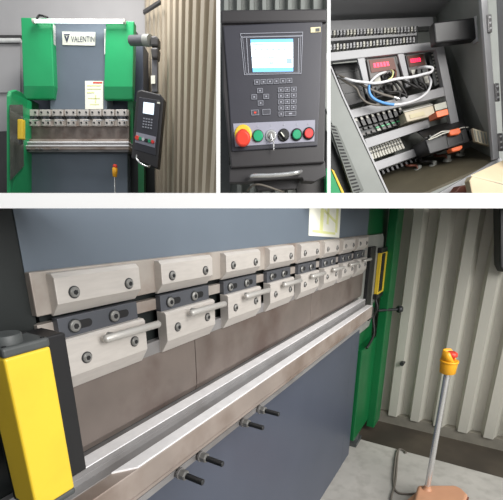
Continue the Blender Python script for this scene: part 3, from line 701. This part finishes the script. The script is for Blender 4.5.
# terminal strips under the lintel
part('terminal_rail', 'cabinet_light', [(326, 38.2), (417, 32.2), (417, 35.2), (326, 41.4)], 2.28, .04, .002)
part('wire_gutter', 'cap_grey', [(326, 33), (418, 26), (418, 44), (326, 52)], 2.33, .03)
rr = random.Random(3)
for q, nm, wh in (([(330, 29.6), (417.5, 25.6), (417.5, 31.6), (330, 35.6)], 'terminals on the rail right under the lintel', 'upper'), ([(330, 44), (416, 36.4), (416, 42), (330, 50.4)], 'terminals on the rail above the frame bar', 'lower')):
    n = 26
    for i in range(n):
        o_ = rr.random()*.15
        s = MB(); s.pp(subquad(q, i/n+.004, (i+.62)/n, .0+o_, 1-.1*rr.random()), 2.26, .06)
        s.pp(subquad(q, (i+.1)/n, (i+.5)/n, .3+o_, .55), 2.252, .01)
        tag(s.build('terminal_block', ('ivory', 'ivory', 'cabinet_light', 'cabinet_light')[rr.randrange(4)]), 'small pale terminal of the %s of the two rows at the top of the cabinet' % wh, 'terminal', nm)
# drives
def drive(q, lab, led, Yd=2.16):
    c = quad_at(q, .5, 1); t = thing('servo_drive', P(c[0], c[1], Yd+.05), lab, 'drive')
    s = MB(); s.pp(q, Yd, .13); s.build('body', 'drive_grey' if led else 'black_plastic', t, .003)
    if led:
        s = MB(); s.pp(subquad(q, .08, .92, .04, .36), Yd-.004, .01); d_ = s.build('display_panel', 'cable_brown', t)
        for k in range(5):
            s = MB(); s.pp(subquad(q, .2+.11*k, .28+.11*k, .13+.0*k, .24), Yd-.006, .003); s.build('lit_digit', 'led_red', d_)
        for k in range(3):
            s = MB(); s.pp(subquad(q, .12+.28*k, .34+.28*k, .45, .66), Yd-.02, .03); s.build('connector', ('ivory', 'black_plastic', 'cap_grey')[k], t, .002)
            s = MB(); s.pp(subquad(q, .12+.28*k, .34+.28*k, .72, .94), Yd-.02, .03); s.build('connector', ('cap_grey', 'black_plastic', 'ivory')[k], t, .002)
    else:
        for k in range(3):
            s = MB(); s.pp(subquad(q, .1, .9, .2+.25*k, .22+.25*k), Yd-.003, .006); s.build('rib', 'cap_grey', t)
drive([(331.6, 64), (357.6, 61.6), (366.4, 101), (348, 106.4)], 'black unlit drive at the left end of the drive bay', False, 2.22)
drive([(366.4, 58.8), (395.4, 56), (404.6, 91), (374, 98.4)], 'grey servo drive with red display, between the two light dividers', True)
drive([(405.6, 55), (424.4, 53), (432, 84), (412.6, 89)], 'grey servo drive with red display, right of the second divider', True)
q = [(427.4, 50.4), (437, 49.2), (445, 83), (434.6, 86)]
t = thing('connector_strip', P(440, 85, 2.2), 'tall slotted connector strip inside the right post of the mounting frame', 'connector')
s = MB(); s.pp(q, 2.18, .1); s.build('body', 'cap_grey', t, .002)
for i in range(10):
    s = MB(); s.pp(subquad(q, .35, .85, i/10+.025, i/10+.07), 2.176, .01); s.build('slot', 'ivory', t)
# wires across the drive bay
def wire(pts, r, m, lab, grp=None, Y=2.08):
    s = MB(); s.tube([P(p[0], p[1], p[2] if len(p) > 2 else Y) for p in pts], r*Y/412, 8)
    tag(s.build('cable', m), lab, 'cable', grp)
wire([(386, 72, 2.14), (378, 75), (370, 83), (368, 93), (374, 100), (388, 104.4), (402, 104), (418, 99), (428, 91), (431, 82), (429, 77, 2.12)], 1.0, 'cable_white', 'long white cable looping in a full oval below the two red displays')
wire([(369, 85), (369.6, 93), (374.4, 99), (384, 103), (394, 104.6, 2.07)], 1.15, 'cable_blue', 'short bright blue cable on the lower left curve of the white loop', None, 2.07)
wire([(338, 76, 2.12), (350, 80), (362, 82), (378, 83), (396, 79), (412, 77), (424, 74), (431, 72), (432.5, 68), (426, 67), (418, 68.6, 2.13)], 1.1, 'cable_white', 'cream cable running from the black drive to the right drive', None, 2.06)
wire([(338, 77, 2.12), (346, 82), (356, 88), (360, 96), (366, 102), (376, 105), (390, 104.6, 2.09)], .9, 'cable_grey', 'thin grey cable sagging across the black unlit drive')
wire([(337, 75, 2.13), (345, 78), (356, 82), (370, 89), (382, 94), (394, 97.5, 2.08)], 1.0, 'cable_grey', 'grey cable with a silver plug, slanting across the first red drive')
wire([(394, 97.2, 2.08), (397, 98.2, 2.08), (399, 98.8, 2.08)], 1.3, 'chrome', 'silver plug at the end of the slanting grey cable')
for i, pts in enumerate((((386, 74, 2.13), (390, 79), (396, 86), (400, 95), (396, 100)), ((389, 73, 2.13), (394, 80), (399, 84), (405, 92), (407, 98)), ((392, 71, 2.13), (396, 78), (402, 80), (410, 84), (418, 88)), ((380, 88, 2.13), (388, 92), (398, 92), (408, 97)), ((411, 74, 2.13), (413, 80), (418, 86), (424, 90)), ((416, 72, 2.13), (418, 80), (424, 84), (428, 92)))):
    wire(pts, 1.0, 'cable_black', 'black wire tangled in front of the red drives', 'black wires in front of the drives', 2.10)
for i in range(2):
    wire([(391+3*i, 70, 2.13), (393+3*i, 72), (392+3*i, 77), (388+3*i, 80)], .7, 'paper_yellow' if i == 0 else 'cable_brown', 'yellow wire end at the top of the black tangle' if i == 0 else 'brown wire end at the top of the black tangle', None, 2.09)
# relay row
q = [(352.4, 117.6), (402, 105), (405.6, 114.4), (357.4, 127.6)]
for i in range(9):
    qq = subquad(q, i/9+.006, (i+.82)/9)
    c = quad_at(qq, .5, 1); t = thing('relay', P(c[0], c[1], 2.2), 'black relay with a pale top clip in the row under the drives', 'relay', 'black relays under the drives')
    s = MB(); s.pp(qq, 2.16, .1); s.build('body', 'black_plastic', t, .002)
    s = MB(); s.pp(subquad(qq, .3, .75, .12, .4), 2.153, .012); s.build('clip', 'ivory', t)
q = [(357.4, 128), (405, 115.4), (408.6, 122.4), (361.6, 136.6)]
t = thing('relay_board', P(384, 136, 2.2), 'dark circuit board with green lamps under the black relays', 'circuit board')
s = MB(); s.pp(q, 2.19, .03); s.build('board', 'cap_grey', t)
for i in range(9):
    s = MB(); s.pp(subquad(q, i/9+.01, i/9+.075, .12, .36), 2.175, .02); s.build('socket', 'black_plastic', t)
    if i > 2:
        s = MB(); s.pp(subquad(q, i/9+.02, i/9+.08, .42, .58), 2.175, .02); s.build('green_lamp', 'led_green', t)
    s = MB(); s.pp(subquad(q, i/9+.02, i/9+.085, .66, .92), 2.178, .02); s.build('screw_terminal', 'drive_grey' if i != 3 else 'ivory', t)
# power supply beside the relays
t = thing('power_supply', P(420, 121, 2.15), 'beige box with a printed front, right of the black relays', 'power supply')
s = MB(); s.pp([(404, 112.6), (433, 105.4), (435.6, 115.2), (407.2, 122)], 2.10, .12); s.build('body', 'beige_plastic', t, .003)
s = MB(); s.pq([(403.6, 112.4, 2.10), (432.8, 105.2, 2.10), (428, 103.4, 2.24), (400, 110, 2.24)], (0, 0, .004)); s.build('lid', 'ivory', t)
s = MB(); s.pp([(409.6, 114.6), (424, 111), (425, 115), (410.6, 118.6)], 2.097, .004); s.build('printed_label', 'gold_label', t)
part_ = [(434, 104.6), (446, 101.4), (447.6, 107.8), (435.6, 111)]
s = MB(); s.pp(part_, 2.12, .08); tag(s.build('breaker', 'paper', None, .002), 'white module beside the beige power supply', 'breaker')
s = MB(); s.pp([(435.8, 111.6), (447.6, 108.6), (449, 114.4), (437.4, 117.6)], 1.985, .08); tag(s.build('breaker', 'orange_plastic', None, .002), 'orange module beside the beige power supply', 'breaker')
# terminal blocks of the third row
q = [(368, 147.4), (400, 137.4), (405.6, 148), (372.4, 159.6)]
for i in range(12):
    qq = subquad(q, i/12+.006, (i+.86)/12)
    c = quad_at(qq, .5, 1); t = thing('terminal_block', P(c[0], c[1], 2.2), 'light grey terminal block on the third rail, left of the black transformer', 'terminal', 'grey terminal blocks on the third rail')
    s = MB(); s.pp(qq, 2.17, .1); s.pp(subquad(qq, 0, 1, .72, 1), 2.14, .05); s.build('body', 'ivory', t, .002)
    for tt in (.16, .42):
        s = MB(); s.pp(subquad(qq, .25, .75, tt, tt+.14), 2.166, .006); s.build('clamp_hole', 'cap_grey', t)
q = [(376, 172), (432, 151), (434, 156), (379, 178)]
for i in range(12):
    s = MB(); c = quad_at(subquad(q, i/12, (i+.6)/12), .5, 0)
    s.pp(subquad(q, i/12+.005, (i+.6)/12, .05, .75), 2.16, .06); tag(s.build('fuse_holder', 'black_plastic', None, .002), 'black fuse holder on the lowest rail over the cabinet floor', 'fuse holder', 'black fuse holders on the lowest rail')
# transformer
t = thing('transformer', P(450, 154, 2.05), 'black transformer with orange plugs standing on the cabinet floor', 'transformer')
s = MB(); s.pp([(424.6, 139.6), (466.4, 127.6), (470.6, 142), (429.6, 154.4)], 2.0, .16); s.build('core', 'black_plastic', t, .005)
s = MB(); s.pq([(424.6, 139.4, 1.995), (466.4, 127.4, 1.995), (456.6, 121.4, 2.2), (416, 132, 2.2)], (0, 0, .008)); s.build('top_plate', 'cable_black', t, .003)
s = MB(); s.pq([(469, 130, 2.02), (474, 128.6, 2.02), (474, 138.6, 2.02), (470.6, 141.6, 2.02)], (0, .08, 0)); s.build('end_flange', 'black_plastic', t, .003)
frame('rating_plate', [(447, 137.4), (462.4, 133), (464, 141.4), (448.6, 146.2)], .4, 'cap_grey', 1.996, t, .003)
q = [(428, 135.6), (450, 129.4), (452.4, 133.4), (430.4, 139.8)]
for i in range(5):
    s = MB(); s.pp(subquad(q, i/5+.03, i/5+.14, 0, .9), 1.985, .05); s.build('winding_terminal', 'cap_grey', t, .002)
s = MB(); s.pp([(448.4, 130.4), (459.6, 127.4), (461.6, 132), (459, 134.4), (450.4, 135.8)], 1.975, .05); s.build('upper_plug', 'orange_plastic', t, .005)
s = MB(); s.pp([(451.2, 148.4), (462.4, 145), (463.2, 147.6), (460, 150.6), (452.4, 152.2)], 1.975, .05); s.build('lower_plug', 'orange_plastic', t, .005)
for k, pts in enumerate((((449, 132, 1.97), (442, 134, 1.96), (436, 137, 1.96), (428, 140, 1.96)), ((449.6, 131, 1.97), (442, 131.6, 1.96), (438, 133.6, 1.95), (430, 138, 1.96)))):
    s = MB(); s.tube([P(*p) for p in pts], .55*1.96/412, 8); s.build('lead', 'ivory', t)
s = MB(); s.tube([P(458, 129, 1.98), P(463, 127.6, 1.99), P(468, 127.4, 2.02)], .5*1.96/412, 8); s.build('lead', 'ivory', t)
# cable glands on the cabinet floor and their wires
for i, (x, y, Y) in enumerate(((418, 171.6, 2.16), (433, 167.4, 2.13), (447, 161.6, 2.14), (460, 155.8, 2.16))):
    p = P(x, y, Y); s = MB(); s.rev(p, p+Vector((0, -.008, .030)), [(0, .021), (.35, .021), (.4, .014), (1, .012)], 18)
    g_ = s.build('cable_gland', 'plate_grey', cb)
    wire([(x, y-3, Y-.01), (x-2, y-6, Y-.01), (x-7, y-6, Y-.02), (x-11, y-6, Y), (x-14, y-10, Y+.02)], 1.1, ('cable_brown', 'cable_black', 'cable_brown', 'cable_black')[i],
         ('brown cable leaving the leftmost gland on the cabinet floor', 'black cable leaving the second gland from the left on the cabinet floor', 'brown cable leaving the third gland from the left on the cabinet floor', 'black cable leaving the rightmost gland on the cabinet floor')[i], None, 2.13)
# things around the cabinet
t = thing('machine_cover', P(490, 196, 1.75), 'beige metal machine cover at the lower right, beside the cabinet front', 'cover')
s = MB(); s.pp([(469.4, 181), (472, 176), (503, 184.6), (530, 190), (530, 206), (473, 200)], 1.66, .04); s.build('front_panel', 'beige_metal', t, .004)
s = MB(); s.pq([(470.6, 176.6, 1.66), (530, 191, 1.66), (530, 160, 1.84), (503.2, 161.4, 1.80)], (0, 0, .006)); s.build('top_panel', 'beige_metal', t, .002)
s = MB(); s.pp([(452, 196), (460, 186), (470, 184), (468, 205), (452, 205)], 1.8, .06); tag(s.build('support_leg', 'cable_brown', None, .004), 'short brown leg under the cabinet edge left of the beige cover', 'leg')
gm = thing('green_machine', P(335, 200, 1.92), 'green machine corner with yellow edge strip, in the lower left of the cabinet room', 'machine')
s = MB(); s.pp([(326, 168), (331.5, 170), (346, 200), (326, 204)], 1.90, .05); s.build('body', 'green_bright', gm, .003)
s = MB(); s.pp([(331, 168.5), (334, 170.5), (349, 203), (346, 203)], 1.895, .03); s.build('edge_guard', 'yellow_paint', gm, .002)
s = MB(); s.pp([(326, 130), (331, 138), (358, 204), (326, 204)], 1.985, .04); tag(s.build('dark_panel', 'black_paint'), 'dark panel between the green machine corner and the slotted duct', 'panel')
# ================================================================== light
w = bpy.data.worlds.new('world'); bpy.context.scene.world = w; w.use_nodes = True
bg = w.node_tree.nodes['Background']; bg.inputs[0].default_value = (.92, .96, 1, 1); bg.inputs[1].default_value = .55
def area(name, loc, to, size, power, col=(1, 1, 1), sy=None):
    l = bpy.data.lights.new(name, 'AREA'); l.energy = power; l.size = size; l.color = col
    if sy: l.shape = 'RECTANGLE'; l.size_y = sy
    o = bpy.data.objects.new(name, l); C.objects.link(o); o.location = loc
    o.rotation_euler = (Vector(to)-Vector(loc)).to_track_quat('-Z', 'Y').to_euler()
    return o
area('front_fill', (2.8, -1.6, 2.6), (.5, 1.2, .9), 2.4, 196, (1, .98, .95))  # added fill from behind the viewer, lights the white bars and the hall
area('left_room_fill', (-1.5, 5.0, 4.7), (-1.8, 6.2, 1.8), 1.0, 78, (1, .98, .96))  # added light above the left room, brightens its wall and machine
area('right_room_fill', (.95, .3, 2.3), (1.0, 2.3, 1.75), .8, 24, (1, .97, .93))  # added light in front of the cabinet room, there only to brighten it
sc = bpy.context.scene
sc.view_settings.view_transform = 'Standard'; sc.view_settings.look = 'None'
sc.view_settings.gamma = 1; sc.view_settings.exposure = 0; sc.view_settings.use_curve_mapping = False
for o in list(C.objects):
    if '_o' in o: del o['_o']
